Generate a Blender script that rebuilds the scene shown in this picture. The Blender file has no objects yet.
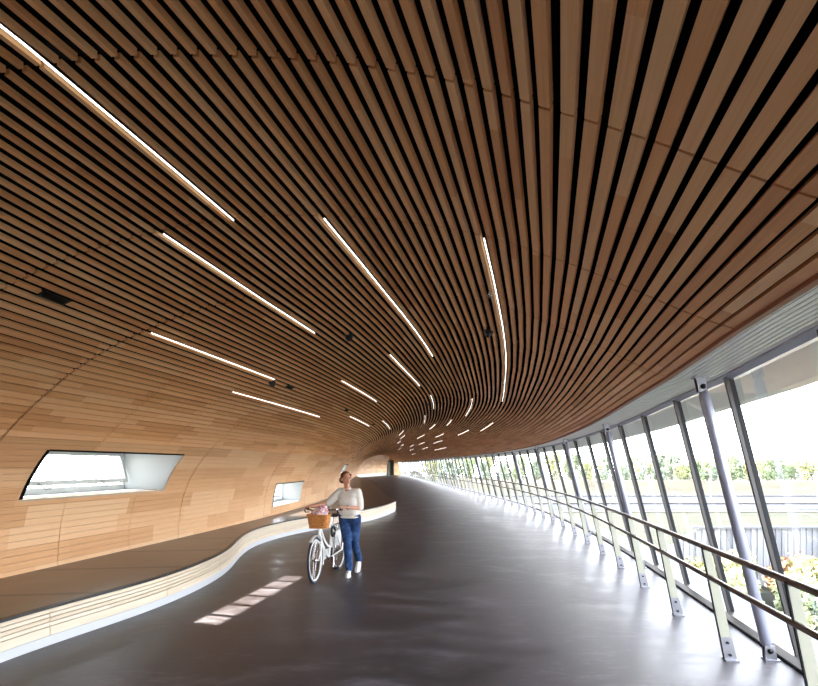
import numpy as np, math
CAMH = 1.7
MOD = 1.45
# ---- plan curve of the handrail line (x over y), everything else is laid out from it
_RY = np.array([-22,-10,0,4.76,7.56,10.35,13.3,17.4,21.8,26.1,31.5,37,43,50,68,88,100,112.0])
_RX = np.array([-2.2,0.1,1.97,2.81,3.29,3.72,4.08,4.38,4.49,4.36,3.95,3.5,3.0,2.42,1.15,-0.45,-1.9,-3.6])
def _nat(x, y):
    n = len(x); h = np.diff(x); A = np.zeros((n, n)); r = np.zeros(n); A[0,0] = A[-1,-1] = 1
    for i in range(1, n-1):
        A[i,i-1] = h[i-1]; A[i,i] = 2*(h[i-1]+h[i]); A[i,i+1] = h[i]
        r[i] = 6*((y[i+1]-y[i])/h[i]-(y[i]-y[i-1])/h[i-1])
    M = np.linalg.solve(A, r)
    def f(q):
        q = np.asarray(q, float); i = np.clip(np.searchsorted(x, q)-1, 0, n-2); hh = h[i]
        a = (x[i+1]-q)/hh; b = (q-x[i])/hh
        return a*y[i]+b*y[i+1]+((a**3-a)*M[i]+(b**3-b)*M[i+1])*hh*hh/6
    return f
_rail = _nat(_RY, _RX)
_dy = np.linspace(-22, 112, 2681); _dx = _rail(_dy)
_k = np.ones(41)/41
_dx = np.convolve(np.pad(_dx, 20, mode='reflect', reflect_type='odd'), _k, 'valid')
_ds = np.concatenate([[0], np.cumsum(np.hypot(np.diff(_dx), np.diff(_dy)))])
_ds -= np.interp(4.76, _dy, _ds)
_tx = np.gradient(_dx, _ds); _ty = np.gradient(_dy, _ds)
def base(s):                     # point on the handrail line
    return float(np.interp(s, _ds, _dx)), float(np.interp(s, _ds, _dy))
def left(s):                     # unit normal to the left of the walking direction
    tx = float(np.interp(s, _ds, _tx)); ty = float(np.interp(s, _ds, _ty)); l = math.hypot(tx, ty)
    nx, ny = -ty/l+.004, tx/l-.035; m = math.hypot(nx, ny)     # the ribs stand 2 degrees off square
    return nx/m, ny/m
def P(s, u, z):
    bx, by = base(s); nx, ny = left(s)
    return (bx+nx*u, by+ny*u, z)
# ---- height of the timber edge over the glass
_EY = [-20, 2.5, 3.4, 4.1, 4.8, 6.3, 8.2, 10.8, 15.6, 31, 100]
_EH = [0.90, .885, .85, .815, .785, .755, .70, .67, .615, .58, .6]
def edge(s):
    return CAMH+float(np.interp(base(s)[1], _EY, _EH))
# ---- cross-section: distance u from the handrail line, height relative to the eye
PROF = np.array([(.53,.80),(.66,.86),(1.06,1.09),(1.67,1.40),(2.57,1.635),(3.37,1.72),(3.94,1.705),(4.31,1.66),(5.11,1.50),(5.72,1.29),
 (6.36,.96),(6.8,.63),(7.24,.22),(7.5,-.12),(7.67,-.46),(7.77,-.9),(7.80,-1.33),(7.80,-1.70)])
_t0 = np.concatenate([[0], np.cumsum(np.hypot(*np.diff(PROF, axis=0).T))])
_fu, _fh = _nat(_t0, PROF[:,0]), _nat(_t0, PROF[:,1])
_tt = np.linspace(0, _t0[-1], 2000); _uu = _fu(_tt); _hh = _fh(_tt)
_ta = np.concatenate([[0], np.cumsum(np.hypot(np.diff(_uu), np.diff(_hh)))]); TMAX = float(_ta[-1])
def prof(t, s, off=0.0):         # off > 0 goes outwards (away from the room)
    u = float(np.interp(t, _ta, _uu)); h = float(np.interp(t, _ta, _hh))
    du = float(np.interp(t+.02, _ta, _uu)-np.interp(t-.02, _ta, _uu)); dh = float(np.interp(t+.02, _ta, _hh)-np.interp(t-.02, _ta, _hh))
    l = math.hypot(du, dh) or 1
    w = min(1., max(0., 1-(u-.53)/3.0))
    z = CAMH+h+(edge(s)-CAMH-.80)*w+float(np.interp(s, [-3, -1.45, 0], [.09, .03, 0]))*(1-w)*min(1., max(0., (h+1.2)))
    u += (.0072*min(8.5, 3.5-s)**2 if s < 3.5 else -.05*math.sin(math.pi*min(1., (s-3.5)/10))**2)*float(np.interp(u, [.53, 1.5, 3.6, 4.2, 5.6], [0, 1, 1, .8, 0]))
    return u-dh/l*off, z+du/l*off
def S(t, s, off=0.0):
    u, z = prof(t, s, off); return P(s, u, z)
def proj(p):
    return 409+545*p[0]/p[1], 465.5-545*(p[2]-CAMH)/p[1]
# slat boundaries: the slats stand closer towards the glass
TB = [0.0]
while TB[-1] < TMAX-.05:
    TB.append(TB[-1]+float(np.interp(TB[-1], [0, .9, 1.9, 2.8, 3.6, 5, 6, 7, 9.5], [.075, .077, .0855, .094, .100, .099, .094, .088, .088])))
NSL = len(TB)-1
def ti(t): return int(np.argmin([abs(q-t) for q in TB]))
GAPU = [.5,1.0,1.7,2.5,3.4,4.3,5.1,5.7,6.3,6.8,7.2,7.6,8]
GAPF = [.24,.32,.53,.66,.72,.71,.63,.50,.32,.16,.09,.06,.05]
# ============ helpers ============
import bpy, bmesh, random
from mathutils import Vector, Matrix
C = bpy.context.scene.collection
rnd = random.Random(7)

class MB:
    def __init__(self): self.v = []; self.f = []; self.uv = []
    def quad(self, a, b, c, d, uv=None):
        n = len(self.v); self.v += [a, b, c, d]; self.f.append((n, n+1, n+2, n+3)); self.uv += (uv or [(0, 0), (1, 0), (1, 1), (0, 1)])
    def hexa(self, p, uv0=None):           # p: 8 corners, bottom ring 0-3 then top ring 4-7
        n = len(self.v); self.v += list(p)
        for q in ((0,3,2,1),(4,5,6,7),(0,1,5,4),(1,2,6,5),(2,3,7,6),(3,0,4,7)):
            self.f.append(tuple(n+i for i in q))
            if uv0: self.uv += [uv0[i] for i in q]
            else: self.uv += [(0,0),(1,0),(1,1),(0,1)]
    def box(self, x0, y0, z0, x1, y1, z1, M=None):
        p = [Vector(a) for a in ((x0,y0,z0),(x1,y0,z0),(x1,y1,z0),(x0,y1,z0),(x0,y0,z1),(x1,y0,z1),(x1,y1,z1),(x0,y1,z1))]
        if M is not None: p = [M @ a for a in p]
        self.hexa([tuple(a) for a in p])
    def tube(self, pts, r, n=10, cap=True, flat=1.0):
        pts = [Vector(p) for p in pts]; rs = r if isinstance(r, (list, tuple)) else [r]*len(pts)
        base0 = len(self.v); up = Vector((0, 0, 1)); prev = None
        for i, p in enumerate(pts):
            d = (pts[min(i+1, len(pts)-1)]-pts[max(i-1, 0)]).normalized()
            if prev is None:
                a = d.cross(up)
                if a.length < .05: a = d.cross(Vector((1, 0, 0)))
            else: a = prev-d*prev.dot(d)
            a.normalize(); prev = a; b = d.cross(a)
            for k in range(n):
                t = 2*math.pi*k/n
                self.v.append(tuple(p+a*math.cos(t)*rs[i]+b*math.sin(t)*rs[i]*flat))
        for i in range(len(pts)-1):
            for k in range(n):
                k2 = (k+1) % n; o = base0+i*n
                self.f.append((o+k, o+k2, o+n+k2, o+n+k)); self.uv += [(0,0),(1,0),(1,1),(0,1)]
        if cap:
            self.f.append(tuple(base0+k for k in range(n))[::-1]); self.uv += [(0, 0)]*n
            o = base0+(len(pts)-1)*n
            self.f.append(tuple(o+k for k in range(n))); self.uv += [(0, 0)]*n
    def ball(self, c, rx, ry=None, rz=None, nu=12, nv=8, M=None):
        ry = ry or rx; rz = rz or rx; o = len(self.v)
        for j in range(nv+1):
            th = math.pi*j/nv
            for i in range(nu):
                ph = 2*math.pi*i/nu
                q = Vector((rx*math.sin(th)*math.cos(ph), ry*math.sin(th)*math.sin(ph), rz*math.cos(th)))
                if M is not None: q = M @ q
                self.v.append(tuple(Vector(c)+q))
        for j in range(nv):
            for i in range(nu):
                i2 = (i+1) % nu
                self.f.append((o+j*nu+i, o+(j+1)*nu+i, o+(j+1)*nu+i2, o+j*nu+i2)); self.uv += [(0,0),(1,0),(1,1),(0,1)]
    def ring(self, c, R, r, axis='x', n=40, m=8, ry=None):
        o = len(self.v); ry = ry or r
        for i in range(n):
            a = 2*math.pi*i/n
            for j in range(m):
                b = 2*math.pi*j/m
                rr = R+r*math.cos(b); w = ry*math.sin(b)
                q = (w, rr*math.cos(a), rr*math.sin(a)) if axis == 'x' else (rr*math.cos(a), rr*math.sin(a), w)
                self.v.append((c[0]+q[0], c[1]+q[1], c[2]+q[2]))
        for i in range(n):
            i2 = (i+1) % n
            for j in range(m):
                j2 = (j+1) % m
                self.f.append((o+i*m+j, o+i2*m+j, o+i2*m+j2, o+i*m+j2)); self.uv += [(0,0),(1,0),(1,1),(0,1)]
    def build(self, name, mat, parent=None, smooth=False, loc=None):
        me = bpy.data.meshes.new(name)
        v = self.v
        if loc is not None: v = [(a[0]-loc[0], a[1]-loc[1], a[2]-loc[2]) for a in v]
        me.from_pydata([tuple(map(float, q)) for q in v], [], self.f)
        ul = me.uv_layers.new(name='UVMap')
        ul.data.foreach_set('uv', [float(x) for q in self.uv for x in q])
        if mat: me.materials.append(mat)
        if smooth: me.polygons.foreach_set('use_smooth', [True]*len(me.polygons))
        me.update()
        o = bpy.data.objects.new(name, me); C.objects.link(o)
        if loc is not None: o.location = loc
        if parent: o.parent = parent
        return o
def tag(o, label=None, cat=None, group=None, kind=None):
    if label: o['label'] = label
    if cat: o['category'] = cat
    if group: o['group'] = group
    if kind: o['kind'] = kind
    return o
def empty(name, loc=(0, 0, 0), rz=0.0):
    o = bpy.data.objects.new(name, None); C.objects.link(o); o.location = loc; o.rotation_euler = (0, 0, rz); return o
def smooth_by_angle(o, deg=40):
    me = o.data; bm = bmesh.new(); bm.from_mesh(me); bm.normal_update()
    for e in bm.edges:
        e.smooth = not (len(e.link_faces) == 2 and e.calc_face_angle(0) > math.radians(deg))
    for f in bm.faces: f.smooth = True
    bm.to_mesh(me); bm.free()

# ============ materials ============
def srgb(r, g, b):
    f = lambda c: (c/255/12.92) if c/255 <= .04045 else ((c/255+.055)/1.055)**2.4
    return (f(r), f(g), f(b), 1)
def mat(name, col, rough=.5, metal=0., spec=.5, emis=None, estr=0.):
    m = bpy.data.materials.new(name); m.use_nodes = True; b = m.node_tree.nodes['Principled BSDF']
    b.inputs['Base Color'].default_value = col; b.inputs['Roughness'].default_value = rough
    b.inputs['Metallic'].default_value = metal; b.inputs['Specular IOR Level'].default_value = spec
    if emis: b.inputs['Emission Color'].default_value = emis; b.inputs['Emission Strength'].default_value = estr
    return m
class NT:
    def __init__(s, m): s.t = m.node_tree; s.b = s.t.nodes['Principled BSDF']
    def n(s, typ, **kw):
        q = s.t.nodes.new(typ)
        for k, v in kw.items():
            if k.startswith('i_'):
                q.inputs[int(k[2:]) if k[2:].isdigit() else k[2:].replace('_', ' ')].default_value = v
            else: setattr(q, k, v)
        return q
    def l(s, a, b): s.t.links.new(a, b)
def ramp(nt, stops):
    r = nt.n('ShaderNodeValToRGB'); e = r.color_ramp.elements
    while len(e) > 1: e.remove(e[-1])
    e[0].position, e[0].color = stops[0]
    for p, c in stops[1:]:
        q = e.new(p); q.color = c
    return r
def wood(name, c_lo, c_mid, c_hi, board=2.9, vary=.5, rough=.5, rows=1.0):
    """oak: every board (row U, length V) its own tone, with grain drawn along V"""
    m = mat(name, c_mid, rough, spec=.35); t = NT(m)
    uv = t.n('ShaderNodeTexCoord'); sp = t.n('ShaderNodeSeparateXYZ'); t.l(uv.outputs['UV'], sp.inputs[0])
    ru = t.n('ShaderNodeMath', operation='MULTIPLY', i_1=rows); t.l(sp.outputs[0], ru.inputs[0])
    fu = t.n('ShaderNodeMath', operation='FLOOR'); t.l(ru.outputs[0], fu.inputs[0])
    w1 = t.n('ShaderNodeTexWhiteNoise', noise_dimensions='1D'); t.l(fu.outputs[0], w1.inputs['W'])
    mv = t.n('ShaderNodeMath', operation='MULTIPLY_ADD', i_1=1/board); t.l(sp.outputs[1], mv.inputs[0]); t.l(w1.outputs['Value'], mv.inputs[2])
    fv = t.n('ShaderNodeMath', operation='FLOOR'); t.l(mv.outputs[0], fv.inputs[0])
    cb = t.n('ShaderNodeCombineXYZ'); t.l(fu.outputs[0], cb.inputs[0]); t.l(fv.outputs[0], cb.inputs[1])
    wn = t.n('ShaderNodeTexWhiteNoise', noise_dimensions='3D'); t.l(cb.outputs[0], wn.inputs['Vector'])
    gv = t.n('ShaderNodeCombineXYZ')
    gx = t.n('ShaderNodeMath', operation='MULTIPLY', i_1=7.0); t.l(sp.outputs[0], gx.inputs[0])
    gy = t.n('ShaderNodeMath', operation='MULTIPLY', i_1=1.1); t.l(sp.outputs[1], gy.inputs[0])
    gz = t.n('ShaderNodeMath', operation='MULTIPLY', i_1=37.0); t.l(wn.outputs['Value'], gz.inputs[0])
    t.l(gx.outputs[0], gv.inputs[0]); t.l(gy.outputs[0], gv.inputs[1]); t.l(gz.outputs[0], gv.inputs[2])
    no = t.n('ShaderNodeTexNoise', i_Scale=1.0, i_Detail=5.0, i_Roughness=.6, i_Distortion=.6); t.l(gv.outputs[0], no.inputs['Vector'])
    mx = t.n('ShaderNodeMath', operation='MULTIPLY_ADD', i_1=vary); t.l(wn.outputs['Value'], mx.inputs[0])
    sc = t.n('ShaderNodeMath', operation='MULTIPLY', i_1=1-vary); t.l(no.outputs['Fac'], sc.inputs[0]); t.l(sc.outputs[0], mx.inputs[2])
    r = ramp(t, [(.15, c_lo), (.5, c_mid), (.85, c_hi)]); t.l(mx.outputs[0], r.inputs[0])
    t.l(r.outputs[0], t.b.inputs['Base Color'])
    return m
M_slat = wood('oak_slats', srgb(208, 146, 94), srgb(238, 180, 124), srgb(250, 208, 156), board=1.45, vary=.45)
M_wall = wood('oak_wall_slats', srgb(208, 154, 106), srgb(230, 182, 134), srgb(242, 206, 164), board=1.9, vary=.45, rows=.34)
M_fascia = wood('pale_oak_fascia', srgb(206, 188, 162), srgb(222, 206, 182), srgb(232, 220, 200), board=1.6, vary=.4)
M_edge = wood('oak_edge_board', srgb(140, 84, 56), srgb(160, 100, 70), srgb(180, 118, 84), board=2.9, vary=.4)
M_black = mat('black_backing', srgb(16, 14, 14), .95, spec=.1)
M_batten = mat('black_batten', srgb(26, 23, 22), .9, spec=.15)
M_white = mat('white_paint', srgb(226, 228, 228), .45)
M_cream = mat('cream_paint', srgb(160, 159, 142), .45)
M_fout = mat('outer_cream_fascia', srgb(246, 246, 234), .5)
M_winw = mat('window_light_grey', srgb(164, 167, 166), .5)
M_mull = mat('grey_brown_mullion', srgb(66, 62, 60), .4, metal=.3)
M_soffit = mat('white_metal_lamella', srgb(246, 244, 240), .4)
M_lilac = mat('grey_lilac_metal', srgb(170, 170, 186), .45)
M_alu = mat('aluminium', srgb(92, 86, 80), .4, metal=.6)
M_dark = mat('dark_gasket', srgb(18, 19, 26), .5, spec=.25)
M_grey = mat('silver_grey_paint', srgb(158, 160, 178), .33, metal=.35)
M_steel = mat('brushed_stainless', srgb(112, 100, 90), .3, metal=.95)
M_bracket = mat('stainless_bracket', srgb(150, 150, 156), .35, metal=.8)
M_ledge = mat('light_grating', srgb(130, 132, 138), .6)
M_bolt = mat('dark_bolt', srgb(50, 50, 54), .35, metal=.8)
M_lens = mat('light_diffuser', (1, 1, 1, 1), .4, emis=(1, .95, .88, 1), estr=3.2)
M_plastic = mat('black_plastic', srgb(20, 20, 22), .4)
M_chrome = mat('chrome', srgb(210, 210, 212), .15, metal=1.)

def glass(name, tint, gloss=.07):
    m = bpy.data.materials.new(name); m.use_nodes = True; t = m.node_tree; t.nodes.clear()
    o = t.nodes.new('ShaderNodeOutputMaterial'); mx = t.nodes.new('ShaderNodeMixShader')
    a = t.nodes.new('ShaderNodeBsdfTransparent'); a.inputs[0].default_value = tint
    g = t.nodes.new('ShaderNodeBsdfGlossy'); g.inputs['Roughness'].default_value = .02
    lw = t.nodes.new('ShaderNodeLayerWeight'); lw.inputs['Blend'].default_value = .12
    mu = t.nodes.new('ShaderNodeMath'); mu.operation = 'MULTIPLY'; mu.inputs[1].default_value = .22
    ad = t.nodes.new('ShaderNodeMath'); ad.operation = 'ADD'; ad.inputs[1].default_value = gloss*.4
    t.links.new(lw.outputs['Fresnel'], mu.inputs[0]); t.links.new(mu.outputs[0], ad.inputs[0])
    t.links.new(ad.outputs[0], mx.inputs[0]); t.links.new(a.outputs[0], mx.inputs[1]); t.links.new(g.outputs[0], mx.inputs[2])
    t.links.new(mx.outputs[0], o.inputs[0]); return m
M_glass = glass('clear_glass', (.95, .955, .955, 1))

# floor: troweled dark resin with cloudy marks and faint joints
M_floor = mat('dark_resin_floor', srgb(74, 68, 69), .4, spec=.28); t = NT(M_floor)
g = t.n('ShaderNodeNewGeometry'); mp = t.n('ShaderNodeMapping'); mp.inputs['Scale'].default_value = (.7, 1.6, 1); mp.inputs['Rotation'].default_value = (0, 0, -.4)
t.l(g.outputs['Position'], mp.inputs[0])
n1 = t.n('ShaderNodeTexNoise', i_Scale=1.3, i_Detail=5.0, i_Roughness=.55, i_Distortion=.7); t.l(mp.outputs[0], n1.inputs['Vector'])
n2 = t.n('ShaderNodeTexNoise', i_Scale=9.0, i_Detail=6.0, i_Roughness=.65, i_Distortion=.3); t.l(mp.outputs[0], n2.inputs['Vector'])
mx = t.n('ShaderNodeMath', operation='MULTIPLY_ADD', i_1=.45); sc = t.n('ShaderNodeMath', operation='MULTIPLY', i_1=.55)
t.l(n1.outputs['Fac'], sc.inputs[0]); t.l(n2.outputs['Fac'], mx.inputs[0]); t.l(sc.outputs[0], mx.inputs[2])
r = ramp(t, [(.38, srgb(52, 47, 48)), (.5, srgb(67, 62, 64)), (.62, srgb(98, 93, 97))]); t.l(mx.outputs[0], r.inputs[0]); t.l(r.outputs[0], t.b.inputs['Base Color'])
rr = t.n('ShaderNodeMapRange', i_1=.4, i_2=.6, i_3=.29, i_4=.44); t.l(mx.outputs[0], rr.inputs[0]); t.l(rr.outputs[0], t.b.inputs['Roughness'])
bp = t.n('ShaderNodeBump', i_Strength=.06, i_Distance=.02); t.l(mx.outputs[0], bp.inputs['Height']); 
# platform top: dark brown sheet with joints every module (UV V = metres along)
M_plat = mat('dark_brown_linoleum', srgb(86, 72, 62), .33, spec=.6); t = NT(M_plat)
uv = t.n('ShaderNodeTexCoord'); sp = t.n('ShaderNodeSeparateXYZ'); t.l(uv.outputs['UV'], sp.inputs[0])
md = t.n('ShaderNodeMath', operation='PINGPONG', i_1=.5); dv = t.n('ShaderNodeMath', operation='DIVIDE', i_1=1.45)
t.l(sp.outputs[1], dv.inputs[0]); t.l(dv.outputs[0], md.inputs[0])
lt = t.n('ShaderNodeMath', operation='LESS_THAN', i_1=.036); t.l(md.outputs[0], lt.inputs[0])
nz = t.n('ShaderNodeTexNoise', i_Scale=2.0, i_Detail=8.0, i_Roughness=.7); t.l(uv.outputs['UV'], nz.inputs['Vector'])
r = ramp(t, [(.3, srgb(78, 65, 56)), (.7, srgb(98, 84, 73))]); t.l(nz.outputs['Fac'], r.inputs[0])
mc = t.n('ShaderNodeMixRGB'); mc.inputs[2].default_value = srgb(20, 18, 18); t.l(lt.outputs[0], mc.inputs[0]); t.l(r.outputs[0], mc.inputs[1]); t.l(mc.outputs[0], t.b.inputs['Base Color'])

def noisy(name, stops, scale, rough=.8, detail=6.0, bump=0., stretch=(1, 1, 1)):
    m = mat(name, stops[0][1], rough, spec=.2); t = NT(m)
    g = t.n('ShaderNodeTexCoord'); mp = t.n('ShaderNodeMapping'); mp.inputs['Scale'].default_value = stretch; t.l(g.outputs['Object'], mp.inputs[0])
    n = t.n('ShaderNodeTexNoise', i_Scale=scale, i_Detail=detail, i_Roughness=.65); t.l(mp.outputs[0], n.inputs['Vector'])
    r = ramp(t, stops); t.l(n.outputs['Fac'], r.inputs[0]); t.l(r.outputs[0], t.b.inputs['Base Color'])
    if bump:
        b = t.n('ShaderNodeBump', i_Strength=bump, i_Distance=.02); t.l(n.outputs['Fac'], b.inputs['Height']); t.l(b.outputs[0], t.b.inputs['Normal'])
    return m
# ============ hall ============
K0, K1 = -5, 66                       # modules of 1.45 m, behind the viewpoint to the far end
S0, S1 = K0*MOD, K1*MOD
SPLIT = ti(7.2)                            # slats below this one belong to the wall
WIN = [(w0, w1, ti(a), ti(b)) for (w0, w1, a, b) in ((.72, 3.62, 7.38, 8.10), (9.4, 12.45, 8.13, 8.72), (21.6, 26.6, 7.5, 7.97))]  # s0, s1, first slat, end slat
PLAT_H = .37

def cuts(a, b, i):                    # the stretch a-b of slat i without the window openings
    out = [(a, b)]
    for (w0, w1, i0, i1) in WIN:
        if i0 <= i < i1:
            nx = []
            for (p, q) in out:
                if q <= w0 or p >= w1: nx.append((p, q)); continue
                if p < w0: nx.append((p, w0))
                if q > w1: nx.append((w1, q))
            out = nx
    return out
def slats(i0, i1):
    m = MB()
    for k in range(K0, K1):
        for i in range(i0, i1):
            tc = (TB[i]+TB[i+1])/2; PITCH = TB[i+1]-TB[i]; u = float(np.interp(tc, _ta, _uu)); gap = float(np.interp(u, GAPU, GAPF)); w = PITCH*(1-gap)/2
            dep = float(np.interp(u, [0, 3, 4.2, 7], [.036, .032, .026, .022]))
            big = u > 4.3 and i < SPLIT; g = .008 if i < SPLIT else (.013 if k % 3 == 0 else .005); g0 = .015 if big and k % 3 == 0 else g; gn = (.013 if i >= SPLIT else .015) if ((i >= SPLIT or big) and (k+1) % 3 == 0) else (.005 if i >= SPLIT else g)
            for (a, b) in cuts(k*MOD+g0, (k+1)*MOD-gn, i):
                if b-a < .02: continue
                ring = []
                for off in (0.0, dep):
                    ring += [S(tc-w, a, off), S(tc+w, a, off), S(tc+w, b, off), S(tc-w, b, off)]
                uvq = [(i+.1, a), (i+.9, a), (i+.9, b), (i+.1, b)]*2
                m.hexa(ring, uvq)
    return m
ceiling = tag(slats(0, SPLIT).build('ceiling', M_slat), 'curved timber slat ceiling sweeping over the whole hall', 'ceiling', kind='structure')
wall_left = tag(slats(SPLIT, NSL).build('wall_left', M_wall), 'curved oak clad wall with ribbon windows along the raised platform', 'wall', kind='structure')
def sheet(t0, t1, name, parent, off=.075):
    m = MB(); tb = set([t0, t1]+[t for t in np.arange(t0, t1, .27)]); sb = set([k*MOD for k in range(K0, K1+1)])
    for (w0, w1, i0, i1) in WIN:
        for q in (TB[i0]-.03, TB[i1]+.04):
            if t0 < q < t1: tb.add(q)
        sb |= {w0-.02, w1+.02}
    tb = sorted(tb); sb = sorted(sb)
    for s0, s1 in zip(sb, sb[1:]):
        if s1-s0 < 1e-4: continue
        for a, b in zip(tb, tb[1:]):
            if b-a < 1e-4: continue
            sm, tm = (s0+s1)/2, (a+b)/2
            if any(w0-.02 < sm < w1+.02 and TB[i0]-.03 < tm < TB[i1]+.04 for (w0, w1, i0, i1) in WIN): continue
            m.hexa([S(a, s0, off), S(b, s0, off), S(b, s1, off), S(a, s1, off), S(a, s0, off+.05), S(b, s0, off+.05), S(b, s1, off+.05), S(a, s1, off+.05)])
    return m.build(name, M_black, parent)
sheet(0, TB[SPLIT], 'ceiling_backing', ceiling)
sheet(TB[SPLIT], TMAX+.02, 'wall_backing', wall_left)
# black cross battens the slats are fixed to: two per module
m = MB()
for k in range(K0, K1+1):
    for ds, hw in ((0, .05), (MOD/2, .02)):
        s = k*MOD+ds
        if s+hw > S1: continue
        ts = np.linspace(.02, TB[SPLIT], 28)
        for a, b in zip(ts, ts[1:]):
            m.hexa([S(a, s-hw, .057), S(b, s-hw, .057), S(b, s+hw, .057), S(a, s+hw, .057), S(a, s-hw, .074), S(b, s-hw, .074), S(b, s+hw, .074), S(a, s+hw, .074)])
m.build('batten', M_batten, ceiling)

# floor slab
m = MB(); sg = np.arange(S0, S1+.01, MOD)
for a, b in zip(sg, sg[1:]):
    us = [-.62, 1.5, 3.5, 5.5, 7.95]
    for p, q in zip(us, us[1:]): m.hexa([P(a, p, -.25), P(a, q, -.25), P(b, q, -.25), P(b, p, -.25), P(a, p, 0), P(a, q, 0), P(b, q, 0), P(b, p, 0)])
floor = tag(m.build('floor', M_floor), 'dark resin floor with cloudy sheen', 'floor', kind='structure')

def run(name, mt, pu, parent=None, s0=S0, s1=S1, step=MOD, rel='edge'):
    """a length of constant section: pu = polygon [(u, z)] with z a number (from the floor) or ('e', dz) from the timber edge"""
    m = MB(); ss = list(np.arange(s0, s1+.001, step)); n = len(pu); o = 0
    for s in ss:
        for (u, z) in pu:
            m.v.append(P(s, u, edge(s)+z[1] if isinstance(z, tuple) else z))
    for i in range(len(ss)-1):
        for j in range(n):
            j2 = (j+1) % n
            m.f.append((i*n+j, i*n+j2, (i+1)*n+j2, (i+1)*n+j)); m.uv += [(0, ss[i]), (.9, ss[i]), (.9, ss[i+1]), (0, ss[i+1])]
    m.f.append(tuple(range(n))); m.uv += [(0, 0)]*n
    m.f.append(tuple((len(ss)-1)*n+j for j in range(n))[::-1]); m.uv += [(0, 0)]*n
    return m.build(name, mt, parent)
e = lambda d: ('e', d)
# timber edge, soffit lamellas, head beam, outer fascia
t1 = tag(run('trim_1', M_edge, [(.49, e(-.02)), (.535, e(-.02)), (.535, e(.12)), (.49, e(.12))]), 'dark timber edge board of the slat ceiling', 'edge trim', kind='structure')
soff = empty('trim_2'); tag(soff, 'white metal lamella soffit over the window wall', 'soffit', kind='structure')
run('soffit_backing', M_black, [(.06, e(.035)), (.49, e(.035)), (.49, e(.06)), (.06, e(.06))], soff)
for i in range(9):
    u0 = .075+i*.0465
    run('lamella', M_soffit, [(u0, e(.0)), (u0+.037, e(.0)), (u0+.037, e(.02)), (u0, e(.02))], soff)
tag(run('trim_3', M_lilac, [(.0, e(-.035)), (.075, e(-.015)), (.075, e(.08)), (-.03, e(.08))]), 'lilac grey head beam along the top of the window wall', 'head beam', kind='structure')
tag(run('trim_4', M_fout, [(-.09, e(-.015)), (-.42, e(-.12)), (-.55, e(-.12)), (-.55, e(.3)), (-.09, e(.3))]), 'cream fascia outside above the window wall', 'fascia', kind='structure')
# roof over the soffit closes the hall to the sky
tag(run('roof', M_black, [(-.55, e(.3)), (1.3, e(1.0)), (1.3, e(1.05)), (-.55, e(.35))]), 'dark outer roof over the window side', 'roof', kind='structure')
tag(run('trim_5', M_alu, [(-.5, 0), (-.44, 0), (-.44, .03), (-.5, .065), (-.62, .065), (-.62, 0)]), 'aluminium sill along the foot of the window wall', 'sill', kind='structure')
tag(run('trim_6', M_dark, [(-.445, 0), (-.435, 0), (-.435, .018), (-.445, .018)]), 'black joint strip in front of the window sill', 'joint strip', kind='structure')
M_led = M_ledge; tt_ = NT(M_led); g = tt_.n('ShaderNodeNewGeometry')
ck = tt_.n('ShaderNodeTexVoronoi', i_Scale=45.0); tt_.l(g.outputs['Position'], ck.inputs['Vector'])
rr_ = ramp(tt_, [(.2, srgb(60, 61, 66)), (.45, srgb(108, 110, 116))]); tt_.l(ck.outputs['Distance'], rr_.inputs[0]); tt_.l(rr_.outputs[0], tt_.b.inputs['Base Color'])
tag(run('trim_7', M_led, [(-.66, -.02), (-1.12, -.02), (-1.12, -.3), (-.66, -.3)]), 'light grey perforated ledge outside the glass', 'ledge', kind='structure')

# window bays on the right
WN = 4
for k in range(K0, K1):
    s0, s1 = k*MOD, (k+1)*MOD
    ub, ut = -.555, .03
    zt0, zt1 = edge(s0)-.0, edge(s1)-.0
    mm = MB()
    def bar(s, du0, du1, hw):
        zb = .05; zt = edge(s)
        return [P(s-hw, ub+du0, zb), P(s-hw, ub+du1, zb), P(s+hw, ub+du1, zb), P(s+hw, ub+du0, zb), P(s-hw, ut+du0, zt), P(s-hw, ut+du1, zt), P(s+hw, ut+du1, zt), P(s+hw, ut+du0, zt)]
    mm.hexa(bar(s0, .0, .032, .016))
    w = tag(mm.build('window_%d' % WN, M_mull), 'bay %d of the leaning glass wall' % WN, 'window', group='bays of the leaning window wall', kind='structure')
    w['label'] = 'tall leaning glass bay with dark metal mullion along the window wall'
    WN += 1
    mm = MB(); mm.hexa(bar(s0, -.04, -.002, .019)); mm.build('mullion_gasket', M_dark, w)
    mm = MB()
    mm.quad(P(s0+.02, ub-.03, .05), P(s1-.02, ub-.03, .05), P(s1-.02, ut-.03, zt1), P(s0+.02, ut-.03, zt0))
    mm.build('pane', M_glass, w)

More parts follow.
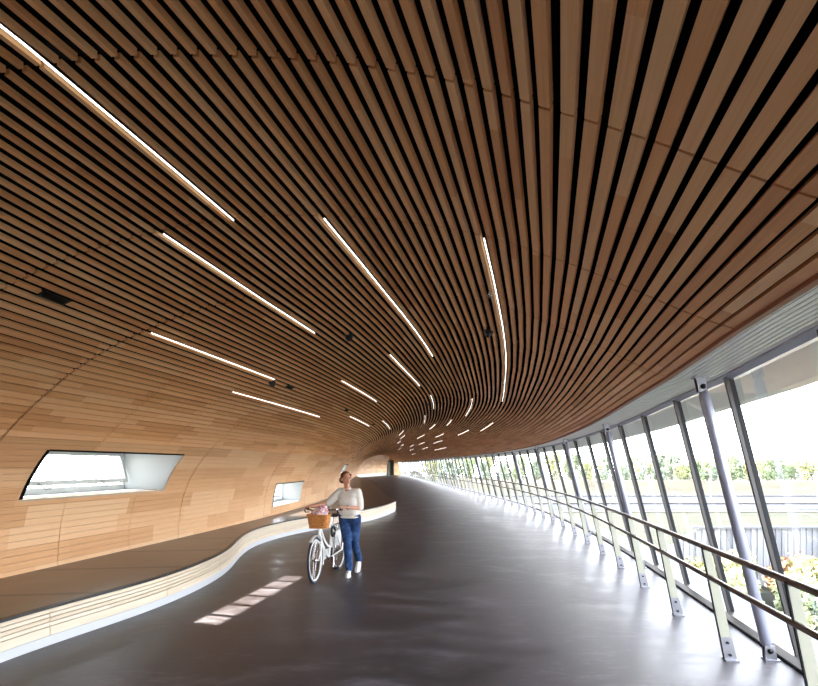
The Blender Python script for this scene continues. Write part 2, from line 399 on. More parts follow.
# left wall windows: white reveal, frame and pane
for wi, (w0, w1, i0, i1) in enumerate(WIN):
    ta, tb = TB[i0], TB[i1]; UO = 8.42
    (ua, za), (ub_, zb) = prof(ta, w0), prof(tb, w0)
    m = MB(); th = .02
    def pt(s, u, z): return P(s, u, z)
    n = 6; ss = np.linspace(w0, w1, n)
    for a, b in zip(ss, ss[1:]):          # head and sill of the reveal
        m.hexa([pt(a, ua, za), pt(a, UO, za+.10), pt(b, UO, za+.10), pt(b, ua, za), pt(a, ua, za+th), pt(a, UO, za+.10+th), pt(b, UO, za+.10+th), pt(b, ua, za+th)])
        m.hexa([pt(a, ub_, zb-th), pt(a, UO, zb-th), pt(b, UO, zb-th), pt(b, ub_, zb-th), pt(a, ub_, zb), pt(a, UO, zb), pt(b, UO, zb), pt(b, ub_, zb)])
    tsx = np.linspace(ta, tb, 7)
    for s, d in ((w0, -.02), (w1, .02)):
        for p, q in zip(tsx, tsx[1:]):
            (u1, z1), (u2, z2) = prof(p, s), prof(q, s)
            f1 = (tb-p)/(tb-ta); f2 = (tb-q)/(tb-ta); y1 = zb+(za+.1-zb)*f1; y2 = zb+(za+.1-zb)*f2
            m.hexa([pt(s, u1, z1), pt(s, UO, y1), pt(s, UO, y2), pt(s, u2, z2), pt(s+d, u1, z1), pt(s+d, UO, y1), pt(s+d, UO, y2), pt(s+d, u2, z2)])
    w = tag(m.build('window_%d' % (wi+1), M_winw), kind='structure')
    w['label'] = ['long ribbon window in the curved oak wall nearest the viewer', 'small low ribbon window in the curved oak wall beyond the first', 'narrow ribbon window high in the oak wall behind the woman', 'furthest ribbon window in the curved oak wall'][wi]; w['category'] = 'window'
    H = za+.10-zb
    m = MB()                              # black trim over the head and down the near side
    for a, b in zip(ss, ss[1:]): m.hexa([S(ta-.012, a, -.004), S(ta+.014, a, -.004), S(ta+.014, b, -.004), S(ta-.012, b, -.004), S(ta-.012, a, .06), S(ta+.014, a, .06), S(ta+.014, b, .06), S(ta-.012, b, .06)])
    for p, q in zip(tsx, tsx[1:]): m.hexa([S(p, w0-.03, -.004), S(q, w0-.03, -.004), S(q, w0+.02, -.004), S(p, w0+.02, -.004), S(p, w0-.03, .06), S(q, w0-.03, .06), S(q, w0+.02, .06), S(p, w0+.02, .06)])
    m.build('black_trim', M_black, w)
    # fixed outer frame
    m = MB()
    def fr(s0, s1, u0, u1, z0, z1):
        ss = np.linspace(s0, s1, max(2, int((s1-s0)/.8)+1))
        for a, b in zip(ss, ss[1:]): m.hexa([pt(a, u0, z0), pt(a, u1, z0), pt(b, u1, z0), pt(b, u0, z0), pt(a, u0, z1), pt(a, u1, z1), pt(b, u1, z1), pt(b, u0, z1)])
    fr(w0, w1, UO-.06, UO, zb, zb+.09); fr(w0, w1, UO-.06, UO, zb+H-.05, zb+H)
    fr(w0, w0+.05, UO-.06, UO, zb, zb+H); fr(w1-.05, w1, UO-.06, UO, zb, zb+H)
    m.build('window_frame', M_winw, w)
    # top-hung sash pushed open, with two stays
    if wi == 0:
        m = MB(); zs = zb+.13; s_in = .12; zt_ = zb+H-.07
        def sl(s, f, d): return pt(s, UO-.05-s_in*(1-f)+d, zs+(zt_-zs)*f)
        for a, b in ((0, .13), (.88, 1)):
            for p, q in zip(ss, ss[1:]):
                p_ = max(p, w0+.06); q_ = min(q, w1-.06)
                m.hexa([sl(p_, a, 0), sl(p_, a, .03), sl(q_, a, .03), sl(q_, a, 0), sl(p_, b, 0), sl(p_, b, .03), sl(q_, b, .03), sl(q_, b, 0)])
        for p in (w0+.06, w1-.12):
            q = p+.06; m.hexa([sl(p, 0, 0), sl(p, 0, .03), sl(q, 0, .03), sl(q, 0, 0), sl(p, 1, 0), sl(p, 1, .03), sl(q, 1, .03), sl(q, 1, 0)])
        sash = m.build('sash', M_winw, w)
        for s in (w0+.9, w1-.75):
            m = MB(); m.tube([pt(s, UO-.17, zs+.03), pt(s+.03, UO-.23, zs-.02), pt(s+.1, UO-.19, zs-.05), pt(s+.22, UO-.18, zs-.05)], .008, 6); m.build('handle', M_alu, sash, True)
    m = MB()
    for p, q in zip(ss, ss[1:]): m.quad(pt(p, UO-.03, zb), pt(q, UO-.03, zb), pt(q, UO-.03, zb+H), pt(p, UO-.03, zb+H))
    m.build('pane', M_glass, w)
    # outside fins of the facade
    m = MB()
    nf = int((w1-w0)/.42)
    for j in range(1, nf):
        s = w0+(w1-w0)*j/nf; m.hexa([pt(s-.04, UO+.12, zb-.2), pt(s-.04, UO+.16, zb-.2), pt(s+.04, UO+.16, zb-.2), pt(s+.04, UO+.12, zb-.2), pt(s-.04, UO+.12, zb+H+.2), pt(s-.04, UO+.16, zb+H+.2), pt(s+.04, UO+.16, zb+H+.2), pt(s+.04, UO+.12, zb+H+.2)])
    fr(w0-.1, w1+.1, UO+.11, UO+.13, zb+H*.42, zb+H*.42+.035)
    m.build('outer_fins', M_white, w)

# end walls
def endwall(name, s, mt, label, thick=.1):
    m = MB(); ts = np.linspace(0, TMAX, 60); c0 = P(s, 4, 0)
    def ringp(ss):
        pts = [S(t, ss, .08) for t in ts]; pts += [P(ss, -.6, 0), P(ss, .05, edge(ss)+.02)]; return pts
    A, B = ringp(s), ringp(s+thick); n = len(A)
    m.v = A+B; m.f = [tuple(range(n)), tuple(range(n, 2*n))[::-1]]+[(i, (i+1) % n, n+(i+1) % n, n+i) for i in range(n)]
    m.uv = [(p[0]*3, p[2]*3) for p in A]+[(p[0]*3, p[2]*3) for p in B][::-1]+[(0, 0), (1, 0), (1, 1), (0, 1)]*n
    return tag(m.build(name, mt), label, 'wall', kind='structure')
endwall('wall_light_block', S0+.05, M_wall, 'unseen black wall added behind the viewer to darken the near ceiling')
bpy.data.objects['wall_light_block'].data.materials[0] = M_black  # unseen black wall, added close behind the viewer to shade the near ceiling
endwall('wall_front', S1-.15, M_wall, 'oak wall closing the far end of the hall')
# far side: the oak wall swings across to a portal at the glass
m = MB(); far = [(72.5, -7.75), (76, -7.5), (82, -6.6), (88, -5.6), (93, -4.6), (95, -4.0)]
hw = 1.95; uvs = 0
for (a, b) in zip(far, far[1:]):
    y0, x0, y1, x1 = a[0], a[1], b[0], b[1]; L_ = math.hypot(y1-y0, x1-x0)
    for z0, z1, b0, b1 in ((.45, 1.2, 0, 0), (1.2, 1.8, 0, .1), (1.8, 2.4, .1, .35), (2.4, 3.5, .35, 1.2)):
        m.quad((x0-b0*-.6, y0-b0, z0), (x1-b0*-.6, y1-b0, z0), (x1-b1*-.6, y1-b1, z1), (x0-b1*-.6, y0-b1, z1), [(z0*10, uvs), (z0*10, uvs+L_), (z1*10, uvs+L_), (z1*10, uvs)])
    uvs += L_
wf = tag(m.build('wall_far', M_wall), 'oak clad wall swinging across the far end of the hall', 'wall', kind='structure')
md = wf.modifiers.new('thick', 'SOLIDIFY'); md.thickness = .15; md.offset = 1
m = MB()
for (a, b) in zip(far, far[1:]):
    m.hexa([(a[1], a[0]-.3, 0), (b[1], b[0]-.3, 0), (b[1]+.1, b[0]+.1, 0), (a[1]+.1, a[0]+.1, 0), (a[1], a[0]-.3, .5), (b[1], b[0]-.3, .5), (b[1]+.1, b[0]+.1, .5), (a[1]+.1, a[0]+.1, .5)])
tag(m.build('baseboard_far', M_white), 'white upstand below the far oak wall', 'upstand', kind='structure')
d1 = empty('door_1'); tag(d1, 'dark portal at the far end beside the glass wall', 'door', kind='structure')
M_portal = mat('dark_portal', srgb(70, 66, 52), .5); M_door = mat('grey_green_door', srgb(150, 160, 150), .4)
m = MB(); m.box(-3.95, 95, 0, -3.75, 95.6, 2.55); m.box(-2.85, 95, 0, -2.65, 95.6, 2.55); m.box(-3.95, 95, 2.4, -2.65, 95.6, 2.6); m.build('portal_frame', M_portal, d1)
m = MB(); m.box(-3.75, 95.3, 0, -3.3, 95.36, 2.4); m.build('door_leaf', M_door, d1)
m = MB(); m.box(-3.3, 95.3, 0, -2.85, 95.36, 2.4); m.build('door_leaf', M_portal, d1)

# ============ raised platform ============
plat_pts = [(-4.05, -1.2), (-3.98, .8), (-3.82, 2.6), (-3.60, 4.2), (-3.42, 5.05), (-3.10, 6.1), (-2.92, 7.0), (-2.86, 7.9), (-2.90, 8.7), (-3.04, 9.6), (-3.19, 10.6), (-3.22, 11.6), (-3.05, 12.7), (-2.70, 13.8),
            (-2.15, 14.9), (-1.45, 16.2), (-.98, 17.6), (-.66, 19.2), (-.50, 20.7), (-.52, 21.2), (-.8, 23), (-1.3, 27), (-2.1, 35), (-3.6, 48), (-5.6, 62), (-6.9, 71), (-7.3, 76)]
pp = np.array(plat_pts); tk = np.concatenate([[0], np.cumsum(np.hypot(*np.diff(pp, axis=0).T))])
fx, fy = _nat(tk, pp[:, 0]), _nat(tk, pp[:, 1])
tq = np.concatenate([np.arange(0, 26, .2), np.arange(26, tk[-1], 1.0), [tk[-1]]])
ex, ey = fx(tq), fy(tq)
def wall_x(y): return float(_rail(y))-7.78
def offs(i, d):                       # a point set back d from the rim (towards the wall)
    j0, j1 = max(0, i-1), min(len(ex)-1, i+1); dx, dy = ex[j1]-ex[j0], ey[j1]-ey[j0]; l = math.hypot(dx, dy)
    return ex[i]-dy/l*d, ey[i]+dx/l*d
plat = empty('platform'); tag(plat, 'long wavy raised seating platform with dark top along the oak wall', 'platform')
m = MB()
for i in range(len(ex)-1):
    a = (ex[i], ey[i]); b = (ex[i+1], ey[i+1]); wa = (wall_x(a[1])-.05, a[1]+.8); wb = (wall_x(b[1])-.05, b[1]+.8)
    n_ = 8
    for j in range(n_):
        f0, f1 = j/n_, (j+1)/n_; L2 = lambda p, q, f: (p[0]+(q[0]-p[0])*f, p[1]+(q[1]-p[1])*f, PLAT_H)
        c = [L2(a, wa, f0), L2(b, wb, f0), L2(b, wb, f1), L2(a, wa, f1)]
        m.quad(*c, uv=[(q[0], q[1]*1.01-q[0]*.14-4.76) for q in c])
m.build('platform_top', M_plat, plat)
def strip(z0, z1, d0, d1, name, mt, seam=False):
    m = MB(); k = 0
    for i in range(len(ex)-1):
        if name == 'nosing' and ey[i] > 21.2: break
        L_ = tq[i]; L2_ = tq[i+1]
        a0, b0 = offs(i, d0), offs(i+1, d0); a1, b1 = offs(i, d1), offs(i+1, d1)
        if seam and int(L_/1.6) != int(L2_/1.6):
            f = .965; b0 = (a0[0]+(b0[0]-a0[0])*f, a0[1]+(b0[1]-a0[1])*f); b1 = (a1[0]+(b1[0]-a1[0])*f, a1[1]+(b1[1]-a1[1])*f)
        m.hexa([(*a0, z0), (*b0, z0), (*b1, z0), (*a1, z0), (*a0, z1), (*b0, z1), (*b1, z1), (*a1, z1)], [(z0*40, L_), (z0*40, L2_), (z0*40, L2_), (z0*40, L_), (z0*40+.5, L_), (z0*40+.5, L2_), (z0*40+.5, L2_), (z0*40+.5, L_)])
    return m.build(name, mt, plat)
strip(PLAT_H-.022, PLAT_H+.002, -.006, .05, 'nosing', M_plastic)
strip(.02, PLAT_H-.022, .035, .07, 'fascia_backing', M_black)
z = .095
for j, hgt in enumerate([.082, .034, .034, .034, .034]):
    strip(z, z+hgt, .0, .035, 'fascia_slat', M_fascia, True); z += hgt+.0075
strip(0, .088, .012, .05, 'plinth', mat('pale_plinth', srgb(205, 208, 212), .4))

# ============ handrail ============
hr = empty('handrail', P(0, 0, 0)); hl = hr.location.copy()
tag(hr, 'double stainless steel tube handrail on pale leaning posts along the glass wall', 'handrail')
def rail(name, u, z, r):
    m = MB(); ss = np.arange(S0+.2, S1-.5, MOD/3); m.tube([P(s, u, z) for s in ss], r, 12); o = m.build(name, M_steel, hr, True, loc=hl); o.location = (0, 0, 0); return o
rail('top_rail', .215, .985, .024); rail('mid_rail', .185, .725, .022)
kp = 0
def lean(s, z, du): return P(s, z*.205+du, z)
for k in range(K0+1, K1):
    s = k*MOD; th = .006
    m = MB()
    def plate(z0, z1, w0, w1, d0, d1): # width w in u at both ends, d0..d1 along the hall
        m.hexa([lean(s+d0, z0, -w0/2), lean(s+d0, z0, w0/2), lean(s+d1, z0, w0/2), lean(s+d1, z0, -w0/2), lean(s+d0, z1, -w1/2), lean(s+d0, z1, w1/2), lean(s+d1, z1, w1/2), lean(s+d1, z1, -w1/2)])
    plate(.19, .985, .085, .06, -th, th)
    po = m.build('post', M_cream, hr, loc=hl); po.location = (0, 0, 0)
    if k < 32:
        m = MB(); plate(.01, 1.0, .014, .014, -.01, .01)
        v = []
        for q in range(0, 8):    # black leading edge
            z_ = .01 if q < 4 else .985; w_ = .05 if q < 4 else .036
            v.append(lean(s+(-.011, -.011, .011, .011)[q % 4], z_, w_+(0, .009, .009, 0)[q % 4]-.002))
        m.v = v; sub = m.build('edge_strip', M_dark, po, loc=hl); sub.location = (0, 0, 0)
        m = MB(); plate(0.0, .2, .1, .09, -.012, -.005); plate(0.0, .2, .1, .09, .005, .012)
        m.hexa([P(s-.05, -.055, 0), P(s-.05, .055, 0), P(s+.05, .055, 0), P(s+.05, -.055, 0), P(s-.05, -.055, .012), P(s-.05, .055, .012), P(s+.05, .055, .012), P(s+.05, -.055, .012)])
        sub = m.build('bracket', M_bracket, po, loc=hl); sub.location = (0, 0, 0)
        if k < 12:
            for zz in (.05, .155):
                m = MB(); m.tube([lean(s-.028, zz, 0), lean(s+.028, zz, 0)], .012, 8); sub = m.build('bolt', M_bolt, po, loc=hl); sub.location = (0, 0, 0)

# ============ leaning round columns ============
col_lab = {0: 'round silver grey leaning column nearest the viewer, bolted to the floor by the glass', 3: 'second leaning round column from the viewer along the glass wall', 6: 'third leaning round column from the viewer along the glass wall'}
for k in range(-3, 64, 3):
    s = k*MOD+.06; b = P(s, -.35, 0); tp = P(s, .235, edge(s))
    r = empty('leaning_column', b); tag(r, col_lab.get(k, 'slim leaning round column further along the glass wall'), 'column')
    if k not in col_lab: r['group'] = 'leaning columns further along the glass wall'
    if k < 0: r['label'] = 'leaning round column beside the glass behind the viewer'; r['group'] = 'leaning columns behind the viewer'
    B = Vector(b); T = Vector(tp); d = (T-B)
    m = MB(); m.tube([B+d*.045, B+d*.05, B+d*.06, B+d*.93, B+d*.95, B+d*.955], [.02, .03, .046, .046, .034, .02], 16); o = m.build('shaft', M_grey, r, True, loc=b); o.location = (0, 0, 0)
    for nm, q, sg in (('foot_bracket', B, 1), ('head_bracket', T, -1)):
        m = MB()
        for off in (-.03, .022):
            m.hexa([P(s+off, -.35+.045*0-.045 if sg > 0 else .19, q.z), P(s+off, -.35+.055 if sg > 0 else .28, q.z), P(s+off+.008, -.35+.055 if sg > 0 else .28, q.z), P(s+off+.008, -.35-.045 if sg > 0 else .19, q.z),
                    P(s+off, -.35-.02 if sg > 0 else .185, q.z+sg*.13), P(s+off, -.35+.06 if sg > 0 else .25, q.z+sg*.13), P(s+off+.008, -.35+.06 if sg > 0 else .25, q.z+sg*.13), P(s+off+.008, -.35-.02 if sg > 0 else .185, q.z+sg*.13)])
        uc = -.35 if sg > 0 else .235
        m.hexa([P(s-.05, uc-.06, q.z-(.0 if sg > 0 else .01)), P(s-.05, uc+.06, q.z-(.0 if sg > 0 else .01)), P(s+.05, uc+.06, q.z-(.0 if sg > 0 else .01)), P(s+.05, uc-.06, q.z-(.0 if sg > 0 else .01)), P(s-.05, uc-.06, q.z+.01), P(s-.05, uc+.06, q.z+.01), P(s+.05, uc+.06, q.z+.01), P(s+.05, uc-.06, q.z+.01)])
        o = m.build(nm, M_bracket, r, loc=b); o.location = (0, 0, 0)
        if k < 10:
            zc = q.z+sg*.085; u2 = uc+(.018 if sg > 0 else -.018)
            m = MB(); m.tube([P(s-.045, u2, zc), P(s+.045, u2, zc)], .022, 12); o = m.build('pin', M_bolt, r, True, loc=b); o.location = (0, 0, 0)

# ============ ceiling lights ============
LT = [(-4.6, -1.42, 40, 'long bright light line at the upper left of the ceiling, running out of the frame'),
      (-1.4, 1.55, 44, 'light line in the slats starting where the upper left one ends'),
      (-1.4, 3.3, 30, 'long light line slanting down the middle of the ceiling'),
      (-1.4, 7.2, 18, 'long curving light line on the window side of the ceiling'),
      (.1, 3.25, 58, 'light line low on the left ending at the dark ceiling ball camera'),
      (2.9, 7.55, 65, 'lowest light line on the left, above the oak wall'),
      (3.3, 6.8, 37, 'short light line in the middle beyond the long slanting one'),
      (4.8, 8.3, 50, 'short light line left of centre over the woman'),
      (9.4, 13.3, 60, 'small light line low on the left over the woman'),
      (13.1, 17.6, 55, 'small far light line on the left of the ceiling bend'),
      (8.5, 11.9, 36, 'small light line in the central bundle of slats'),
      (13.9, 17.6, 39, None), (18.1, 21.5, 34, None), (8.1, 12.7, 25, 'pale short light line just right of the centre'),
      (12.2, 16.2, 15, 'right hand one of the far light lines near the glass'), (17.5, 21.3, 19, None), (22.7, 26.1, 25, None), (26.7, 30.8, 19, None),
      (25.8, 30, 32, None), (32.2, 36, 24, None), (38, 42, 26, None), (29.8, 35.4, 11, None), (20.7, 25, 48, None), (34, 38, 40, None), (40, 44, 33, None), (36, 40, 16, None), (44, 48, 20, None), (48, 53, 30, None), (26, 30, 44, None), (50, 54, 12, None), (15, 18, 29, None)]
for (a, b, i, lab) in LT:
    t = TB[ti({18: 1.57, 30: 2.66, 44: 3.93, 40: 3.33}.get(i, i*.09) if a < 0 else i*.09)]; ss = np.linspace(a, b, max(3, int((b-a)/.7)+1)); m = MB(); mb = MB(); hw = .0026; lo = -.001
    for p, q in zip(ss, ss[1:]):
        m.hexa([S(t-hw, p, lo), S(t+hw, p, lo), S(t+hw, q, lo), S(t-hw, q, lo), S(t-hw, p, .0075), S(t+hw, p, .0075), S(t+hw, q, .0075), S(t-hw, q, .0075)])
        mb.hexa([S(t-hw-.002, p, .008), S(t+hw+.002, p, .008), S(t+hw+.002, q, .008), S(t-hw-.002, q, .008), S(t-hw-.003, p, .056), S(t+hw+.003, p, .056), S(t+hw+.003, q, .056), S(t-hw-.003, q, .056)])
    r = empty('linear_light', S(t, a)); L0 = r.location.copy()
    tag(r, lab or 'tiny distant light line set in the far slats of the ceiling', 'ceiling light', 'linear lights in the slat ceiling' if lab else 'distant linear lights in the ceiling bend')
    o = m.build('diffuser', M_lens, r, loc=L0); o.location = (0, 0, 0); o = mb.build('housing', M_plastic, r, loc=L0); o.location = (0, 0, 0)

def fixture(s, t, kind, lab):
    p = Vector(S(t, s, 0)); q = Vector(S(t, s, .1)); n = (p-q).normalized(); x = (Vector(S(t, s+.1))-p).normalized(); y = n.cross(x)
    M = Matrix.Translation(p) @ Matrix((x, y, n)).transposed().to_4x4()
    if kind == 'box':
        m = MB(); m.box(-.13, -.045, -.055, .13, .045, .012, M); r = m.build('ceiling_box', M_plastic, None, loc=p); tag(r, lab, 'ceiling box')
        m = MB(); m.box(-.11, -.03, .012, .11, .03, .016, M); o = m.build('grille', M_batten, r, loc=p); o.location = (0, 0, 0)
    elif kind == 'dome':
        r = empty('dome_camera', p); tag(r, lab, 'camera')
        m = MB(); m.tube([M @ Vector((0, 0, -.05)), M @ Vector((0, 0, .025))], .055, 16); o = m.build('housing', M_plastic, r, True, loc=p); o.location = (0, 0, 0)
        m = MB(); m.ball(M @ Vector((0, 0, .03)), .045); o = m.build('dome', mat('dome_glass', srgb(60, 60, 64), .08), r, True, loc=p); o.location = (0, 0, 0)
    else:
        r = empty('sprinkler', p); tag(r, lab, 'sprinkler')
        m = MB(); m.tube([M @ Vector((0, 0, -.03)), M @ Vector((0, 0, .02))], .02, 10); o = m.build('body', M_chrome, r, True, loc=p); o.location = (0, 0, 0)
        m = MB(); m.tube([M @ Vector((0, 0, .035)), M @ Vector((0, 0, .04))], .022, 10); m.tube([M @ Vector((0, 0, .01)), M @ Vector((0, 0, .04))], .005, 6); o = m.build('deflector', M_chrome, r, loc=p); o.location = (0, 0, 0)
fixture(-1.1, 5.265, 'box', 'black rectangular box set in the left side of the slat ceiling')
fixture(4.0, 5.265, 'box', 'small black box beside the dark ball camera in the ceiling')
fixture(3.32, 5.310, 'dome', 'dark ball camera at the end of the low left light line')
fixture(1.9, 3.600, 'dome', 'ball camera between slats in the middle of the ceiling')
fixture(1.1, 1.72, 'dome', 'small dark ball camera beside the curving light line')
fixture(-.3, 1.60, 'sprinkler', 'tiny chrome sprinkler near the top of the curving light line')
fixture(4.6, 1.575, 'sprinkler', 'tiny sprinkler right of the curving light line')
fixture(10.4, 3.420, 'dome', 'tiny ball camera in the central bundle of slats')
fixture(8.2, 5.265, 'box', 'tiny black box low in the left ceiling over the woman')
fixture(13.2, 5.265, 'box', 'tiny far black box in the left ceiling bend')
fixture(23.5, 7.065, 'box', 'small black box high on the oak wall above the woman')
# ============ outside ============
GZ = -6.5
M_grass = noisy('dry_meadow', [(.35, srgb(43, 46, 32)), (.55, srgb(54, 52, 39)), (.7, srgb(59, 56, 45))], .35, stretch=(.3, 1.5, 1))
M_lawn = noisy('green_lawn', [(.3, srgb(29, 32, 24)), (.7, srgb(40, 41, 32))], .8)
m = MB(); m.hexa([(-60, -60, GZ-.6), (420, -60, GZ-.6), (420, 420, GZ-.6), (-60, 420, GZ-.6), (-60, -60, GZ), (420, -60, GZ), (420, 420, GZ), (-60, 420, GZ)])
tag(m.build('ground_outside', M_grass), 'pale dry meadow outside the glass wall', 'ground', kind='structure')
m = MB(); m.hexa([(2, -20, GZ), (90, -20, GZ), (90, 37, GZ), (2, 37, GZ), (2, -20, GZ+.03), (90, -20, GZ+.03), (90, 37, GZ+.03), (2, 37, GZ+.03)])
tag(m.build('lawn_outside', M_lawn), 'green lawn below the window wall this side of the barrier', 'lawn', kind='structure')
# noise barrier of upright grey planks
M_bar = mat('weathered_grey_planks', srgb(132, 132, 136), .8); tt_ = NT(M_bar); uvn = tt_.n('ShaderNodeTexCoord'); wn_ = tt_.n('ShaderNodeTexWhiteNoise', noise_dimensions='1D')
sp_ = tt_.n('ShaderNodeSeparateXYZ'); tt_.l(uvn.outputs['UV'], sp_.inputs[0]); tt_.l(sp_.outputs[0], wn_.inputs['W']); r_ = ramp(tt_, [(0, srgb(104, 105, 111)), (1, srgb(153, 153, 157))]); tt_.l(wn_.outputs['Value'], r_.inputs[0]); tt_.l(r_.outputs[0], tt_.b.inputs['Base Color'])
m = MB(); x = 17.5; i = 0
while x < 75:
    y = 36.8+(x-17)*.02; d = .07 if i % 2 else 0
    top = -2.55-(.0 if x > 19.5 else (19.5-x)*.6)
    m.hexa([(x, y-d, GZ), (x+.2, y-d, GZ), (x+.2, y-d+.1, GZ), (x, y-d+.1, GZ), (x, y-d, top), (x+.2, y-d, top), (x+.2, y-d+.1, top), (x, y-d+.1, top)], [(i+.5, 0)]*8)
    x += .21; i += 1
nb = empty('noise_barrier', (17.5, 36.8, GZ)); tag(nb, 'long grey noise barrier of upright planks outside the glass', 'fence')
o = m.build('plank_wall', M_bar, nb, loc=(17.5, 36.8, GZ)); o.location = (0, 0, 0)
m = MB(); m.hexa([(19, 36.6, -2.55), (75, 37.8, -2.55), (75, 38.1, -2.55), (19, 36.9, -2.55), (19, 36.6, -2.42), (75, 37.8, -2.42), (75, 38.1, -2.42), (19, 36.9, -2.42)])
o = m.build('coping', M_ledge, nb, loc=(17.5, 36.8, GZ)); o.location = (0, 0, 0)
# flat bands beyond: gravel, tracks, platforms
M_gravel = noisy('pale_gravel', [(.4, srgb(64, 63, 62)), (.6, srgb(74, 73, 71))], 2.0)
M_trk = mat('grey_concrete_platform', srgb(138, 138, 146), .8)
m = MB()
m.box(-40, 95, GZ, 400, 145, GZ+.1); tag(m.build('railway_bed', M_gravel), 'pale gravel railway bed across the plain', 'railway bed', kind='structure')
for y0, y1, h, nm, lb in ((100, 102.5, 1.2, 'concrete_platform', 'nearer of two long grey railway platforms out on the plain'), (121, 124, 1.4, 'concrete_platform', 'further of two long grey railway platforms out on the plain')):
    r = empty(nm, (60, y0, GZ)); tag(r, lb, 'railway platform'); m = MB()
    m.box(-40, y0, GZ, 380, y1, GZ+h); o = m.build('slab', M_trk, r, loc=(60, y0, GZ)); o.location = (0, 0, 0)
    m = MB(); m.box(-40, y0-.2, GZ+h, 380, y1, GZ+h+.15); o = m.build('edge_slab', M_gravel, r, loc=(60, y0, GZ)); o.location = (0, 0, 0)
for i, x in enumerate((42, 62, 84, 108, 133, 160)):
    r = empty('catenary_mast', (x, 112, GZ)); tag(r, 'slim railway mast standing between the platforms on the plain', 'mast', 'railway masts'); m = MB()
    m.tube([(x, 112, GZ), (x, 112, GZ+7.0)], .12, 6); o = m.build('pole', M_trk, r, loc=(x, 112, GZ)); o.location = (0, 0, 0)
    m = MB(); m.tube([(x, 112, GZ+6.4), (x-2.6, 112, GZ+6.7)], .06, 6); o = m.build('arm', M_trk, r, loc=(x, 112, GZ)); o.location = (0, 0, 0)
M_bank = noisy('brown_embankment', [(.35, srgb(58, 54, 43)), (.55, srgb(71, 65, 53)), (.7, srgb(77, 75, 65))], .12, detail=10)
m = MB(); rb = random.Random(5); xs = np.arange(-60, 420, 4.0); hs = [2.6+rb.uniform(-.7, .7) for _ in xs]
for i in range(len(xs)-1):
    a, b = xs[i], xs[i+1]
    m.quad((a, 178, GZ), (b, 178, GZ), (b, 190, GZ+hs[i+1]), (a, 190, GZ+hs[i])); m.quad((a, 190, GZ+hs[i]), (b, 190, GZ+hs[i+1]), (b, 230, GZ+hs[i+1]*.6), (a, 230, GZ+hs[i]*.6)); m.quad((a, 230, GZ+hs[i]*.6), (b, 230, GZ+hs[i+1]*.6), (b, 232, GZ), (a, 232, GZ))
tag(m.build('embankment', M_bank), 'low brownish embankment beyond the railway', 'embankment', kind='structure')

def leafmat(name, a, b, c):
    return noisy(name, [(.35, a), (.5, b), (.68, c)], 1.4, rough=.9, detail=4)
M_leaf = [leafmat('tree_leaves_green', srgb(115, 129, 96), srgb(142, 154, 118), srgb(171, 179, 144)), leafmat('tree_leaves_hazed_green', srgb(123, 133, 114), srgb(151, 161, 141), srgb(176, 184, 162)), leafmat('tree_leaves_yellowish', srgb(149, 153, 111), srgb(175, 175, 132), srgb(195, 190, 154))]  # greens paled and greyed: outdoor haze put into the leaf colour
M_orange = leafmat('orange_leaves', srgb(132, 94, 67), srgb(147, 113, 84), srgb(160, 135, 104))
M_yel = leafmat('yellow_leaves', srgb(135, 130, 81), srgb(149, 146, 101), srgb(110, 118, 78))
M_bark = mat('bark', srgb(110, 100, 92), .9)
def crown_mesh(seed, n, R, H, leaf, mt, per=46):
    """a crown of many small leaf tufts spread through a few boughs' lobes"""
    q = random.Random(seed); m = MB()
    lobes = [(q.uniform(-.6, .6)*R, q.uniform(-.6, .6)*R, H*q.uniform(.22, .86), R*q.uniform(.35, .6)) for _ in range(n)]+[(0, 0, H*.68, R*.6)]
    for (cx, cy, cz, r) in lobes:
        for _ in range(per):
            d = Vector((q.gauss(0, 1), q.gauss(0, 1), q.gauss(0, 1))).normalized()*r*q.uniform(.55, 1.05)
            c = Vector((cx, cy, cz))+d; a = Vector((q.gauss(0, 1), q.gauss(0, 1), q.gauss(0, 1))).normalized(); b = a.cross(Vector((q.gauss(0, 1), q.gauss(0, 1), q.gauss(0, 1)))).normalized()
            s = leaf*q.uniform(.6, 1.3)
            m.quad(tuple(c-a*s), tuple(c-b*s*.7), tuple(c+a*s), tuple(c+b*s*.7))
    o = m.build('crown', mt); me = o.data; bpy.data.objects.remove(o); return me
tree_kinds = [crown_mesh(100+i, 9, 4.6, 13, .62, M_leaf[i % 3], 80) for i in range(6)]
mt_ = MB(); mt_.tube([(0, 0, 0), (.1, 0, 4), (0, .1, 9)], [.3, .22, .08], 8); to = mt_.build('trunk', M_bark); trunk_me = to.data; bpy.data.objects.remove(to)
rt = random.Random(3)
for i in range(140):
    x = 10+i*2.8+rt.uniform(-.4, .4); y = 258+(i % 3)*12+rt.uniform(-.5, .5); k = rt.randrange(6); sc = rt.uniform(.7, 1.1)
    r = empty('tree', (x, y, GZ)); r.scale = (sc*.85, sc*.85, sc*1.08); r.rotation_euler = (0, 0, rt.uniform(0, 6))
    tag(r, 'leafy tree in the long pale tree line at the horizon', 'tree', 'trees of the horizon tree line')
    for nm, me in (('crown', tree_kinds[k]), ('trunk', trunk_me)):
        o = bpy.data.objects.new(nm, me); C.objects.link(o); o.parent = r
bush_kinds = [crown_mesh(200, 6, 1.5, 2.6, .13, M_leaf[2], 330), crown_mesh(201, 6, 1.5, 2.6, .13, M_yel, 330), crown_mesh(202, 6, 1.5, 2.6, .13, M_orange, 330), crown_mesh(203, 6, 1.4, 2.4, .13, M_leaf[0], 330)]
